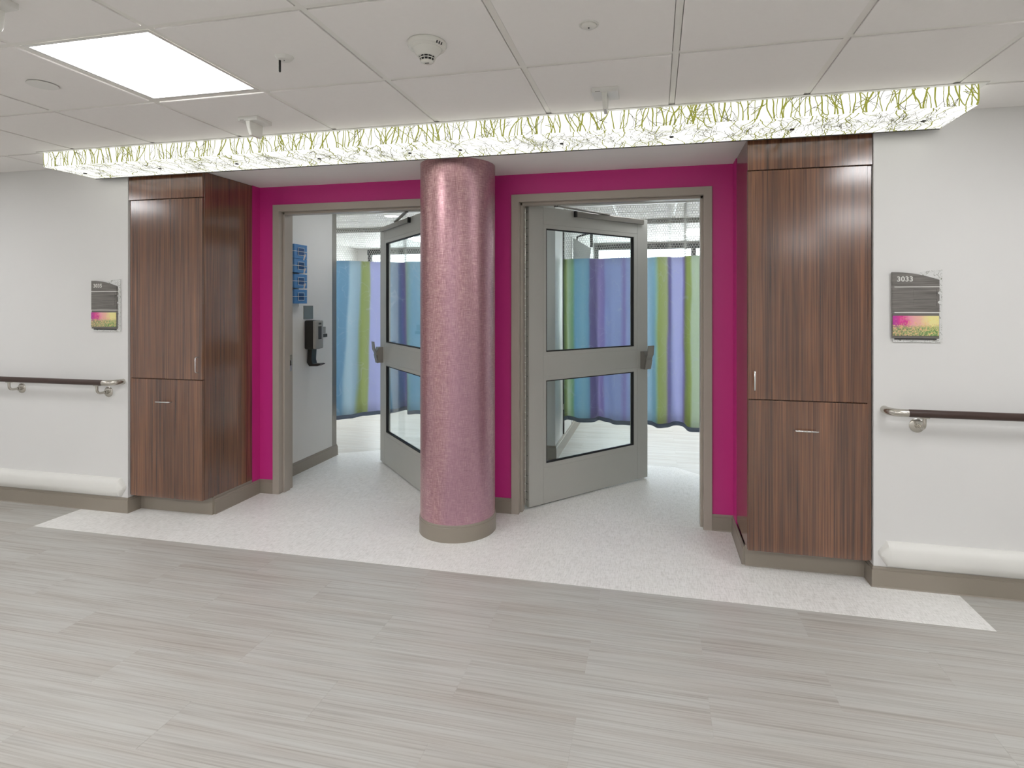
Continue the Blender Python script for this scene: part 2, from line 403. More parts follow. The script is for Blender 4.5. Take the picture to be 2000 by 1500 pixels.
planks(fl, -5.75, -4.0, 2.905, 3.24); planks(fl, 1.49, 3.5, 2.905, 3.24)
TS = .4635
def wtiles(parent, region, z1=0, ys=2.905, xs=.12):
    minx = min(p[0] for p in region); maxx = max(p[0] for p in region); miny = min(p[1] for p in region); maxy = max(p[1] for p in region)
    r = math.floor((miny-ys)/TS+1e-6)
    while ys+r*TS < maxy-1e-6:
        k = math.floor((minx-xs)/TS)
        while xs+k*TS < maxx:
            x, y = xs+k*TS, ys+r*TS
            pl = clip([(x, y), (x+TS, y), (x+TS, y+TS), (x, y+TS)], region)
            if len(pl) > 2:
                A = abs(sum(pl[i-1][0]*pl[i][1]-pl[i][0]*pl[i-1][1] for i in range(len(pl))))/2
                if A > .0005: obj('floor_tile', slabpoly(pl, -.004, z1, .0003), 'wtile', parent)
            k += 1
        r += 1
wtiles(fl, [(-4.0, 2.905), (1.49, 2.905), (1.49, 3.24), (-4.0, 3.24)])
wtiles(fl, [(-3.62, 3.24), (1.11, 3.24), (1.11, 3.832), (-3.62, 3.832)])
fr2 = thing('floor_rooms', 'pale plank and woven tile floor inside the patient rooms', 'floor', (-1.5, 6, 0), kind='structure')
bm = B(); box(bm, -5.1, 2.15, 3.95, 8.8, -.06, -.004); obj('floor_slab', bm, 'base', fr2)
wtiles(fr2, [(-3.3, 3.832), (.8, 3.832), (.8, 4.60), (.17, 5.2), (-2.63, 5.2), (-3.3, 4.80)], z1=.0007)
planks(fr2, -4.9, 2.0, 4.5, 8.62)

# ------------------------------------------------------------------ ceilings: tiles and tees
TX0, TY0, T = -.532, 2.255, .6096
TR = {(-3, 0), (-8, 0), (3, 0), (7, 0)} | {(i, j) for i in (-8, -5, -2, 1, 4) for j in (4, 8)}  # the rows behind the viewpoint are added to throw light into the alcove
def ceiling(parent, i0, i1, j0, j1, x0, y0, xlim, ylim, holes, tile_mesh={}):
    G = .0143
    for i in range(i0, i1):
        for j in range(j0, j1):
            if (i, j) in holes: continue
            xa, xb = max(xlim[0], x0+i*T)+G, min(xlim[1], x0+(i+1)*T)-G
            ya, yb = max(ylim[0], y0-(j+1)*T)+G, min(ylim[1], y0-j*T)-G
            if xb-xa < .02 or yb-ya < .02: continue
            key = (round(xb-xa, 3), round(yb-ya, 3))
            if key not in tile_mesh:
                b_ = B(); box(b_, 0, xb-xa, 0, yb-ya, 0, .016, .0012)
                me = bpy.data.meshes.new('ceiling_tile'); b_.to_mesh(me); b_.free(); me.materials.append(M['tilec']); tile_mesh[key] = me
            o = bpy.data.objects.new('ceiling_tile', tile_mesh[key]); COL.objects.link(o); o.parent = parent
            o.location = Vector((xa, ya, CZ))-ORG[parent]
    for i in range(i0, i1+1):
        x = x0+i*T
        if xlim[0] < x < xlim[1]:
            b_ = B(); box(b_, x-.012, x+.012, ylim[0], ylim[1], CZ+.0045, CZ+.007); box(b_, x-.001, x+.001, ylim[0], ylim[1], CZ+.007, CZ+.03); obj('ceiling_tee', b_, 'tee', parent)
    for j in range(j0, j1+1):
        y = y0-j*T
        if ylim[0] < y < ylim[1]:
            b_ = B(); box(b_, xlim[0], xlim[1], y-.012, y+.012, CZ+.0047, CZ+.0072); obj('ceiling_tee', b_, 'tee', parent)
def ceiling_far(parent):
    b_ = B()
    for i in range(-10, 8):
        for j in range(3, 12):
            if (i, j) in TR: continue
            xa, xb = max(XL, TX0+i*T)+.0135, min(XR, TX0+(i+1)*T)-.0135; ya, yb = max(YF, TY0-(j+1)*T)+.0135, TY0-j*T-.0135
            if xb-xa > .02 and yb-ya > .02: box(b_, xa, xb, ya, yb, CZ, CZ+.016)
    for i in range(-9, 8): box(b_, TX0+i*T-.012, TX0+i*T+.012, YF, TY0-3*T, CZ+.0045, CZ+.007)
    for j in range(3, 12): box(b_, XL, XR, TY0-j*T-.012, TY0-j*T+.012, CZ+.0047, CZ+.0072)
    obj('ceiling_field', b_, 'tilec', parent, kind='stuff')
ce = thing('ceiling', 'suspended ceiling of square off-white tiles in the corridor', 'ceiling', (0, 1, CZ), kind='structure')
bm = B(); box(bm, XL, XR, YF-.15, 3.95, 2.52, 2.56); obj('ceiling_deck', bm, 'tilec', ce)
ceiling(ce, -10, 8, -2, 3, TX0, TY0, (XL, XR), (TY0-3*T, WY), TR)
ceiling_far(ce)
bm = B()
box(bm, XL, CLX, WY-.022, WY, CZ+.004, CZ+.0085); box(bm, CRX, XR, WY-.022, WY, CZ+.004, CZ+.0085)
obj('wall_angle', bm, 'tee', ce)
cr2 = thing('ceiling_rooms', 'tiled ceiling inside the patient rooms above the curtains', 'ceiling', (-1.5, 5.3, CZ), kind='structure')
bm = B(); box(bm, -5.1, 2.15, 3.95, 8.8, 2.56, 2.6); obj('ceiling_deck', bm, 'tilec', cr2)
ceiling(cr2, -9, 4, -1, 4, .20, 6.09, (-4.9, 2.0), (3.95, 6.618), {(-4, 1), (0, 1), (-4, 2), (0, 2)} and set())

# ------------------------------------------------------------------ baseboards
BP = [(0, 0), (.016, 0), (.0125, .006), (.0115, .086), (.0075, .089), (.0075, .097), (.004, .104), (0, .104)]
def baseb(name, path, label, side=1, prof=BP):
    bm = B(); sweep(bm, path, prof, side); return obj(name, bm, 'base', None, label=label, cat='baseboard', kind='structure')
TK = 3.342
baseb('baseboard_left', [(XL, WY), (CLX, WY), (CLX, TK)], 'taupe rubber baseboard along the left corridor wall')
baseb('baseboard_alcove_left', [(LX, TK), (LX, AY), (OL[0]+.002, AY)], 'taupe baseboard along the left cabinet side inside the alcove')
baseb('baseboard_back', [(OL[1]-.002, AY), (OR[0]+.002, AY)], 'taupe baseboard between the two door frames behind the column')
baseb('baseboard_alcove_right', [(OR[1]-.002, AY), (RX, AY), (RX, TK)], 'taupe baseboard along the right cabinet side inside the alcove')
baseb('baseboard_right', [(CRX, TK), (CRX, WY), (XR, WY)], 'taupe rubber baseboard along the right corridor wall')
baseb('baseboard_inner_left', [(-3.017, 3.97), (-3.017, 4.905), (-3.5, 4.905)], 'dark grey baseboard on the wall inside the left doorway')
bpw = [(o*1.1, z*1.25) for o, z in BP]
baseb('baseboard_partition', [(-1.16, 5.2), (-.918, 5.2), (-.918, 8.6)], 'baseboard on the partition inside the right doorway', 1, bpw)
bm = B(); box(bm, -3.019, -3.0145, 4.835, 4.907, .105, CZ, .001); box(bm, -3.06, -3.015, 4.9035, 4.9075, .105, CZ, .001)
obj('trim_2', bm, 'alu', None, label='grey corner guard on the wall edge inside the left doorway', cat='trim', kind='structure')

# ================================================================== CABINETS
def handle(bm, p, axis, L, out=.03, r=.0045):
    x, y, z = p; h = L/2; c = .012
    if axis == 'z': pts = [(x, y, z-h), (x, y-out+c, z-h), (x, y-out+c*.3, z-h+c*.3), (x, y-out, z-h+c), (x, y-out, z+h-c), (x, y-out+c*.3, z+h-c*.3), (x, y-out+c, z+h), (x, y, z+h)]
    else: pts = [(x-h, y, z), (x-h, y-out+c, z), (x-h+c*.3, y-out+c*.3, z), (x-h+c, y-out, z), (x+h-c, y-out, z), (x+h-c*.3, y-out+c*.3, z), (x+h, y-out+c, z), (x+h, y, z)]
    return tube(bm, pts, r, 10)
def cabinet(side, xa, xb, dx0, dx1, yb, hx, label):
    t = thing('wardrobe_cabinet', label, 'cabinet', ((xa+xb)/2, 3.5, 0), 'tall wood cabinets flanking the doorways')
    fy = 3.24
    bm = B(); box(bm, xa+.001, xb-.001, fy+.022, yb, .122, 2.363, .001); obj('body', bm, 'walnut', t)
    bm = B(); box(bm, xa+.03, xb-.002, TK, yb, 0, .122)
    obj('toe_kick', bm, 'base', t)
    bm = B(); sweep(bm, [(xa, TK), (xb, TK)], [(0, 0), (.014, 0), (.012, .006), (.012, .118), (0, .118)]); obj('base_trim', bm, 'base', t)
    bm = B(); box(bm, xa, xb, fy, fy+.019, 2.190, 2.363, .0012); obj('top_panel', bm, 'walnut', t)
    bm = B(); box(bm, dx0, dx1, fy, fy+.019, .947, 2.184, .0012); d1 = obj('door', bm, 'walnut', t)
    bm = B(); handle(bm, (hx, fy, 1.05), 'z', .105); obj('handle', bm, 'chrome', d1, smooth=True, label='satin vertical pull handle')
    bm = B(); box(bm, dx0, dx1, fy, fy+.019, .124, .942, .0012); d2 = obj('door', bm, 'walnut', t)
    hc = (dx0+dx1)/2-.004
    bm = B(); handle(bm, (hc, fy, .79), 'x', .115); obj('handle', bm, 'chrome', d2, smooth=True, label='satin horizontal pull handle')
    for z0, z1, n_ in ((2.185, 2.1895, 0), (.9425, .9465, 1)):
        pass
    gx0, gx1 = (xa+.002, dx0-.002) if side == 'L' else (dx1+.003, xb-.002)
    bm = B(); box(bm, gx0, gx1, fy+.012, fy+.022, .124, 2.184); obj('filler_strip', bm, 'walnut', t)
    return t
cabinet('L', CLX+.004, LX, -3.590, LX-.001, 3.7245, -3.028, 'tall dark wood cabinet left of the doorways, by sign 3035')
cabinet('R', RX, CRX-.004, RX+.003, 1.079, 3.672, .522, 'tall dark wood cabinet right of the doorways, by sign 3033')

# ================================================================== COLUMN
cx, cy = -1.263, 3.493
col = thing('column', 'round column wrapped in mauve metallic wallcovering with taupe base', 'column', (cx, cy, 0), kind='structure')
bm = B(); lathe(bm, [(0, .09), (.2425, .09), (.2425, 2.366), (0, 2.366)], (cx, cy), 96); obj('shaft', bm, 'mauve', col, smooth=True)
bm = B(); lathe(bm, [(0, 0), (.2495, 0), (.2485, .008), (.2485, .088), (.2455, .091), (.2465, .094), (.2465, .101), (.2435, .106), (0, .106)], (cx, cy), 96); obj('base_trim', bm, 'base', col, smooth=True)

# ================================================================== LIGHT BAR WITH TWIG PRINT
BX0, BX1, BY0, BY1, BZ0, BZ1 = -3.84, 1.392, 2.85, 3.192, 2.3425, 2.434
lb = thing('ceiling_light_box', 'long backlit light box with green twig print along the ceiling edge', 'light', ((BX0+BX1)/2, 3.02, CZ))
bm = B(); box(bm, BX0, BX1, BY0, BY1, BZ0, BZ1, .0015); obj('light_panel', bm, 'panel', lb)
bm = B(); box(bm, BX0-.035, BX1+.035, BY0-.02, 3.2, CZ-.0035, CZ-.0005); obj('top_flange', bm, 'white', lb)
bm = B(); box(bm, BX0+.002, BX1-.002, BY1, BY1+.006, BZ0-.004, BZ1); obj('rear_edge', bm, 'dark', lb)
rng = random.Random(3)
def ribbon(bm, a, b, wa, wb, place):
    d = Vector((b[0]-a[0], b[1]-a[1])); L = d.length
    if L < 1e-5: return
    nx, ny = -d.y/L, d.x/L
    vs = [bm.verts.new(place(a[0]+nx*wa, a[1]+ny*wa)), bm.verts.new(place(a[0]-nx*wa, a[1]-ny*wa)), bm.verts.new(place(b[0]-nx*wb, b[1]-ny*wb)), bm.verts.new(place(b[0]+nx*wb, b[1]+ny*wb))]
    bm.faces.new(vs)
def grow(bm, thin, s, t, ang, wd, length, S, Tm, place, depth=0, spread=.3):
    pos = (s, t)
    while length > 0 and 0 <= pos[1] <= Tm and 0 <= pos[0] <= S:
        step = rng.uniform(.010, .022)
        nx = pos[0]+math.sin(ang)*step; ny = pos[1]+math.cos(ang)*step
        nx = min(max(nx, 0), S); ny2 = min(max(ny, 0), Tm)
        w2 = max(wd*rng.uniform(.9, 1.0), .0009)
        ribbon(bm if wd > .0015 else thin, pos, (nx, ny2), wd, w2, place)
        if ny2 != ny: break
        if depth < 3 and rng.random() < .24:
            grow(bm, thin, nx, ny, ang+rng.choice((-1, 1))*rng.uniform(.35, .9), w2*rng.uniform(.4, .75), length*rng.uniform(.3, .8), S, Tm, place, depth+1, spread)
        pos = (nx, ny); wd = w2; ang += rng.uniform(-spread, spread); ang *= .93; length -= step
W = BX1-BX0
# front face: trunks run down from the top edge and up from the bottom edge
bm, bt = B(), B(); H = BZ1-BZ0; e = .0006
pf = lambda s, t: (BX0+s, BY0-e, BZ0+t)
pf2 = lambda s, t: (BX0+s, BY0-e*1.6, BZ1-t)
s = .01
while s < W:
    if rng.random() < .5: grow(bm, bt, s, 0, rng.gauss(0, .22), rng.uniform(.0020, .0046), rng.uniform(.09, .22), W, H, pf)
    else: grow(bm, bt, s, 0, rng.gauss(0, .26), rng.uniform(.0018, .0046), rng.uniform(.09, .22), W, H, pf2)
    s += rng.uniform(.012, .034)
p1 = obj('twig_print', bm, 'twig', lb, kind='stuff'); obj('twig_print', bt, 'twigthin', lb, kind='stuff')
# underside
bm, bt = B(), B(); D = BY1-BY0
pu = lambda s, t: (BX0+s, BY0+t, BZ0-e)
pu2 = lambda s, t: (BX0+s, BY1-t, BZ0-e*1.6)
s = .01
while s < W:
    grow(bm, bt, s, 0, rng.gauss(0, .35), rng.uniform(.0016, .0036), rng.uniform(.08, .34), W, D, pu if rng.random() < .5 else pu2, spread=.42)
    if rng.random() < .55: grow(bm, bt, s, rng.uniform(0, D), rng.gauss(0, 1.1), rng.uniform(.0012, .0026), rng.uniform(.05, .2), W, D, pu, spread=.5)
    s += rng.uniform(.008, .026)
obj('twig_print', bm, 'twig', lb, kind='stuff'); obj('twig_print', bt, 'twigthin', lb, kind='stuff')
# ends
for xe, sg in ((BX0-e, 1), (BX1+e, -1)):
    bm, bt = B(), B(); s = .02
    while s < D:
        grow(bm, bt, s, 0, rng.gauss(0, .25), rng.uniform(.001, .0026), .12, D, H, lambda s, t: (xe, BY0+s, BZ0+t)); s += rng.uniform(.02, .04)
    obj('twig_print', bm, 'twig', lb, kind='stuff'); bt.free()
for xq in (-3.743, -3.14, -2.561, -1.984, -1.396, -1.086, -.502, .083, .67, 1.255):
    bm = B(); cyl(bm, (xq, 3.042, BZ0-.004), (xq, 3.042, BZ0+.001), .011, 16); obj('screw_cap', bm, 'black', lb)

# ================================================================== DOORS
def door(idx, x0, x1, sgn, A, ang, label):
    """x0,x1 outer frame; leaf hinged at A with its corridor face along ang; sgn -1 when the leaf is mirrored"""
    t = thing('door_%d' % idx, label, 'door', ((x0+x1)/2, 3.86, 0), kind='structure')
    fy0, fy1 = 3.795, 3.965; i0, i1 = x0+FI, x1-FI; zi = 2.172; zo = FZ
    prof_j = B(); s_ = .0015
    box(prof_j, x0, i0, fy0, fy1, 0, zo, s_); box(prof_j, i1, x1, fy0, fy1, 0, zo, s_); box(prof_j, i0-.002, i1+.002, fy0+.0002, fy1, zi, zo-.0002, 0)
    fr_ = obj('door_frame', prof_j, 'frame', t)
    bm = B(); box(bm, i0, i0+.016, 3.842, 3.908, 0, zi, .001); box(bm, i1-.016, i1, 3.842, 3.908, 0, zi, .001); box(bm, i0, i1, 3.842, 3.908, zi-.016, zi, .001)
    obj('door_stop', bm, 'frame', fr_)
    sx = i0+.0165 if sgn < 0 else i1-.0165
    # leaf frame: s along width, n out of the visible face (toward the corridor), z up
    dirv = Vector((math.cos(ang), math.sin(ang), 0)); nv = Vector((dirv.y, -dirv.x, 0))*(1 if sgn > 0 else -1)
    L = Matrix(((dirv.x, nv.x, 0, A[0]), (dirv.y, nv.y, 0, A[1]), (0, 0, 1, 0), (0, 0, 0, 1)))
    TH = .045; Wd = 1.222; z0, z1 = .012, 2.167
    def lb_(bm, s0, s1, n0, n1, za, zb, bev=0): return xbox(bm, L, s0, s1, n0, n1, za, zb, bev=bev)
    st = .124; G = ((.152, 1.062, .302, .905), (.152, 1.062, 1.113, 2.013))
    bm = B(); lb_(bm, 0, st, -TH, 0, z0, z1, .001); lf = obj('hinge_stile', bm, 'leaf', t)
    bm = B(); lb_(bm, Wd-st+.003, Wd, -TH, 0, z0, z1, .001); obj('lock_stile', bm, 'leaf', t)
    for nm, za, zb in (('bottom_rail', z0, .27), ('middle_rail', .936, 1.084), ('top_rail', 2.042, z1)):
        bm = B(); lb_(bm, st+.0012, Wd-st+.0018, -TH+.0005, -.0006, za, zb, .0008); obj(nm, bm, 'leaf', t)
    for (s0, s1, za, zb), (oz0, oz1) in zip(G, ((.2705, .9355), (1.0845, 2.0415))):
        o0, o1 = st+.0012, Wd-st+.0018
        bm = B()
        for q in ((o0, s0, oz0, oz1), (s1, o1, oz0, oz1), (s0-.001, s1+.001, oz0, za), (s0-.001, s1+.001, zb, oz1)): lb_(bm, q[0], q[1], -TH+.001, -.0015, q[2], q[3])
        gf = obj('glazing_bead', bm, 'leaf', t)
        g = .008; bm = B()
        for q in ((s0-.001, s0+g, za, zb), (s1-g, s1+.001, za, zb), (s0, s1, za-.001, za+g), (s0, s1, zb-g, zb+.001)): lb_(bm, q[0], q[1], -.030, -.004, q[2], q[3])
        obj('gasket', bm, 'black', gf)
        bm = B(); lb_(bm, s0+g*.5, s1-g*.5, -.021, -.015, za+g*.5, zb-g*.5); obj('glass_pane', bm, 'glass', t)
    # continuous hinge on the hinge edge
    bm = B(); lb_(bm, -.0022, 0, -TH+.001, -.004, z0+.005, z1-.005); hg = obj('hinge', bm, 'leaf', t)
    bm = B()
    for k in range(42):
        za = z0+.01+k*.0512; p = L @ Vector((-.004, -TH-.001, za)); q = L @ Vector((-.004, -TH-.001, za+.044)); cyl(bm, p, q, .006, 8)
    obj('hinge_knuckle', bm, 'steel', hg)
    bm = B()
    zz = z0+.05; k = 0
    while zz < z1-.03:
        for n_ in ((-.014, -.030) if (k < 4 or k > 12) else (-.020,)):
            lb_(bm, -.0034, -.0022, n_-.003, n_+.003, zz-.003, zz+.003)
        zz += .058 if (k < 3 or k > 12) else .142; k += 1
    obj('screw', bm, 'black', hg)
    # slide rail closer
    bm = B(); lb_(bm, .43, 1.156, 0, .022, 2.120, 2.160, .002); cl = obj('closer_rail', bm, 'alu', t)
    bm = B(); lb_(bm, .412, .43, 0, .024, 2.118, 2.162, .001); lb_(bm, 1.1565, 1.1605, .004, .018, 2.126, 2.154); obj('rail_end_cap', bm, 'black', cl)
    px = A[0]+.19*(1 if sgn > 0 else -1)
    hp = Vector((px, 3.925, 2.158)); ap = L @ Vector((.76, .012, 2.166))
    d = ap-hp; q = d.to_track_quat('X', 'Z').to_matrix().to_4x4()
    Ma = Matrix.Translation(hp) @ q
    bm = B(); xbox(bm, Ma, -.012, d.length+.01, -.013, .013, -.004, .004, bev=.001); obj('closer_arm', bm, 'alu', t)
    bm = B(); cyl(bm, hp+Vector((0, 0, -.008)), hp+Vector((0, 0, .016)), .014, 16); box(bm, min(px, px+.19*sgn)-.01, max(px, px+.19*sgn)+.01, 3.905, 3.945, 2.166, 2.1725); obj('closer_pivot', bm, 'dark', t)
    # push-pull latch
    bm = B()
    poly = [(0, 1.068), (.040, 1.068), (.050, 1.045), (.058, 1.022), (.040, .925), (0, .925)]
    tb = B(); prism(tb, poly, 'x', 1.135, 1.212); tb.transform(L); merge(bm, tb); hd = obj('latch_housing', bm, 'alu', t, label='grey latch housing')
    bm = B(); poly = [(.050, .995), (.058, .99), (.066, 1.018), (.080, 1.045), (.086, 1.118), (.079, 1.118), (.072, 1.05), (.060, 1.026)]
    tb = B(); prism(tb, poly, 'x', 1.138, 1.209); tb.transform(L); merge(bm, tb)
    poly = [(.041, .925), (.059, 1.0), (.066, 1.0), (.049, .922)]
    tb = B(); prism(tb, poly, 'x', 1.138, 1.209); tb.transform(L); merge(bm, tb)
    obj('paddle_handle', bm, 'alu', hd)
    if sgn < 0:
        bm = B(); box(bm, i0-.0005, i0+.0025, 3.918, 3.955, .93, 1.06, .0005); so = obj('strike_plate', bm, 'steel', t)
        bm = B(); box(bm, i0+.0025, i0+.0032, 3.929, 3.943, .975, 1.015); obj('strike_hole', bm, 'black', so)
    return t
door(1, OL[0], OL[1], -1, (-1.637, 3.921), math.radians(180-45.5), 'open glazed grey door with taupe frame, leading to room 3035')
door(2, OR[0], OR[1], 1, (-.877, 3.908), math.radians(48.35), 'open glazed grey door with taupe frame, leading to room 3033')

# ================================================================== CURTAINS
def catmull(pts, n=10):
    out = []
    P = [pts[0]]+pts+[pts[-1]]
    for i in range(1, len(P)-2):
        p0, p1, p2, p3 = [Vector(p) for p in P[i-1:i+3]]
        for k in range(n):
            t = k/n; out.append(.5*((2*p1)+(-p0+p2)*t+(2*p0-5*p1+4*p2-p3)*t*t+(-p0+3*p1-3*p2+p3)*t**3))
    out.append(Vector(pts[-1])); return out
def curtain(pts, stops, label, seed):
    rg = random.Random(seed); C = catmull(pts, 10); x0, x1 = pts[0][0], pts[-1][0]
    t = thing('privacy_curtain', label, 'curtain', ((x0+x1)/2, 5.45, .3), 'hospital curtains inside the two rooms')
    mat = curtain_mat('curtain_print_%s' % ('a' if seed == 1 else 'b'), [((x-x0)/(x1-x0), tuple(255*(.88*(v/255)**.6+.12) for v in c)) for x, c in stops])
    zt, zb, zm = 1.905, .34, 2.412
    L = [0]
    for a, b in zip(C, C[1:]): L.append(L[-1]+(b-a).length)
    def pos(i, z):
        p = C[i]; f = (2.41-z)/2.1
        q = Vector((p.x, 5.45+(p.y-5.45)*(.45+.55*f)))
        q.y += .012*math.sin(L[i]*37+z*1.7+seed)*f
        return (q.x, q.y, z)
    def cloth(za, zb_, rows, name, m, kind=None, par=t):
        bm = B(); uvl = bm.loops.layers.uv.new('UVMap'); g = []
        for r in range(rows+1):
            z = za+(zb_-za)*r/rows
            g.append([bm.verts.new(pos(i, z)) for i in range(len(C))])
        for r in range(rows):
            for i in range(len(C)-1):
                f = bm.faces.new((g[r][i], g[r][i+1], g[r+1][i+1], g[r+1][i]))
                for lp in f.loops: lp[uvl].uv = ((lp.vert.co.x-x0)/(x1-x0), lp.vert.co.z)
        o = obj(name, bm, m, par, smooth='all')
        sm = o.modifiers.new('solid', 'SOLIDIFY'); sm.thickness = .0015; sm.offset = 0
        return o
    cl = cloth(zt, zb, 14, 'curtain_cloth', mat)
    cloth(zb, zb-.04, 1, 'hem', 'hem')
    # hexagonal net above the cloth, real strands
    bm = B(); cw, ch = .026, .0215
    tot = L[-1]; arr = [pos(i, 0)[0:1] for i in range(len(C))]
    import bisect
    def onpath(u, z):
        u = min(max(u, 0), tot-1e-6); i = bisect.bisect_right(L, u)-1; f = (u-L[i])/(L[i+1]-L[i])
        a, b = pos(i, z), pos(i+1, z); return Vector((a[0]+(b[0]-a[0])*f, a[1]+(b[1]-a[1])*f, z))
    def strand(a, b):
        (u0, z0), (u1, z1) = a, b
        if max(z0, z1) > zm: return
        p, q = onpath(u0, max(z0, zt)), onpath(u1, max(z1, zt)); w_ = .0017
        d = (q-p); 
        if d.length < 1e-4: return
        s_ = d.cross(Vector((0, 1, 0))).normalized()*w_; yy = Vector((0, w_, 0))
        A_ = [bm.verts.new(p+s_), bm.verts.new(p-s_), bm.verts.new(p+yy*1.2)]; B_ = [bm.verts.new(q+s_), bm.verts.new(q-s_), bm.verts.new(q+yy*1.2)]
        for i in range(3): bm.faces.new((A_[i], A_[(i+1)%3], B_[(i+1)%3], B_[i]))
    nr = int((zm-zt)/ch); nc = int(tot/cw)
    for r in range(nr+1):
        for c in range(nc):
            u = (c+(.5 if r % 2 else 0))*cw; z = zt+r*ch
            a = (u, z); b = (u+cw*.5, z+ch*.33); c_ = (u+cw, z); d_ = (u+cw*.5, z+ch)
            strand(a, b); strand(b, c_); strand(b, d_)
    obj('net_top', bm, 'net', t, kind='stuff')
    # ceiling track
    pts3 = [(x0, 5.45, 2.425), (x1, 5.45, 2.425)]
    bm = B(); box(bm, x0, x1, 5.438, 5.462, 2.412, CZ-.0005, .001); obj('curtain_track', bm, 'white', t)
    return t
n = N('curtain_net'); n.color(lin((226, 226, 222))); tl = n.node('ShaderNodeBsdfTranslucent'); tl.inputs[0].default_value = lin((230, 230, 226)); mx = n.node('ShaderNodeMixShader'); mx.inputs[0].default_value = .4
n.link(n.p.outputs[0], mx.inputs[1]); n.link(tl.outputs[0], mx.inputs[2]); n.link(mx.outputs[0], n.out.inputs[0]); M['net'] = n.m
M['hem'] = plain('curtain_hem', (112, 124, 142), .8)
BL, LB, OG, LV, PU, DP, PG, TE, MV, PW_ = (120,178,212), (172,202,218), (158,174,96), (178,184,232), (136,124,190), (116,104,160), (190,210,184), (140,190,212), (160,148,200), (156,170,222)
curtain([(-3.5, 5.25), (-3.3, 5.13), (-3.14, 5.08), (-3.02, 5.17), (-2.96, 5.31), (-2.86, 5.40), (-2.74, 5.50), (-2.665, 5.70), (-2.60, 5.62), (-2.53, 5.49), (-2.42, 5.54), (-2.30, 5.45), (-2.15, 5.56), (-2.0, 5.45), (-1.85, 5.5), (-1.62, 5.45)],
    [(-3.5, BL), (-3.09, (112,158,190)), (-3.07, LB), (-3.0, LB), (-2.985, OG), (-2.925, (160,176,120)), (-2.915, LV), (-2.80, LV), (-2.77, BL), (-2.70, (96,134,178)), (-2.66, (98,98,158)), (-2.61, DP), (-2.57, (150,176,160)), (-2.54, (130,176,180)), (-2.5, BL), (-2.2, LB), (-2.1, OG), (-2.0, LV), (-1.62, PU)],
    'blue, green and lavender striped curtain seen through the left doorway', 1)
curtain([(-.888, 5.53), (-.865, 5.60), (-.80, 5.55), (-.68, 5.48), (-.585, 5.55), (-.545, 5.63), (-.46, 5.55), (-.36, 5.46), (-.22, 5.47), (-.10, 5.55), (-.04, 5.50), (.02, 5.41), (.11, 5.43), (.16, 5.53), (.25, 5.52), (.285, 5.35), (.34, 5.29), (.42, 5.30), (.52, 5.36), (.64, 5.5), (.78, 5.42), (.92, 5.5)],
    [(-.888, (96,120,84)), (-.875, OG), (-.85, PG), (-.80, (130,176,130)), (-.775, BL), (-.69, TE), (-.635, BL), (-.62, DP), (-.575, DP), (-.565, MV), (-.50, PU), (-.48, PW_), (-.33, (150,166,216)), (-.29, PU), (-.26, PW_), (-.07, (160,196,216)), (-.01, TE), (.01, (150,190,176)), (.03, OG), (.10, (176,190,140)), (.12, PU), (.15, LV), (.245, LV), (.26, PU), (.275, OG), (.31, (150,170,90)), (.325, PG), (.5, PG), (.6, BL), (.92, LV)],
    'striped purple, teal and green curtain seen through the right doorway', 2)
bm = B(); box(bm, -.905, -.872, 5.585, 5.588, .40, .455); obj('curtain_tag', bm, 'white', [o for o in bpy.data.objects if o.name.startswith('privacy_curtain')][-1], label='small white care tag near the hem')

# ================================================================== CEILING FITTINGS
def troffer(i, j, label):
    x0 = TX0+i*T; y1 = TY0-j*T; x1 = x0+T; y0 = y1-T
    t = thing('ceiling_light', label, 'light', ((x0+x1)/2, (y0+y1)/2, CZ), 'square recessed ceiling lights')
    g = .014; a = .032
    bm = B(); z0, z1 = CZ+.004, CZ+.02
    box(bm, x0+g, x1-g, y0+g, y0+a, z0, z1); box(bm, x0+g, x1-g, y1-a, y1-g, z0, z1); box(bm, x0+g, x0+a, y0+a, y1-a, z0, z1); box(bm, x1-a, x1-g, y0+a, y1-a, z0, z1)
    obj('trim_frame', bm, 'white', t)
    bm = B(); box(bm, x0+a, x1-a, y0+a, y1-a, CZ+.008, CZ+.014); obj('diffuser', bm, 'rear_fill' if j > 2 else 'troffer', t)
lab = {(-3, 0): 'lit square ceiling light panel at the upper left', (-8, 0): 'lit ceiling panel farther left down the corridor', (3, 0): 'lit ceiling panel right of the viewpoint', (7, 0): 'lit ceiling panel at the right corridor end'}
NTH = {-8: 'leftmost', -5: 'second from left', -2: 'middle', 1: 'fourth from left', 4: 'rightmost'}
for q in sorted(TR): troffer(q[0], q[1], lab.get(q) or NTH[q[0]]+(' added fill light in the first row' if q[1] == 4 else ' added fill light in the second row')+' behind the viewpoint')
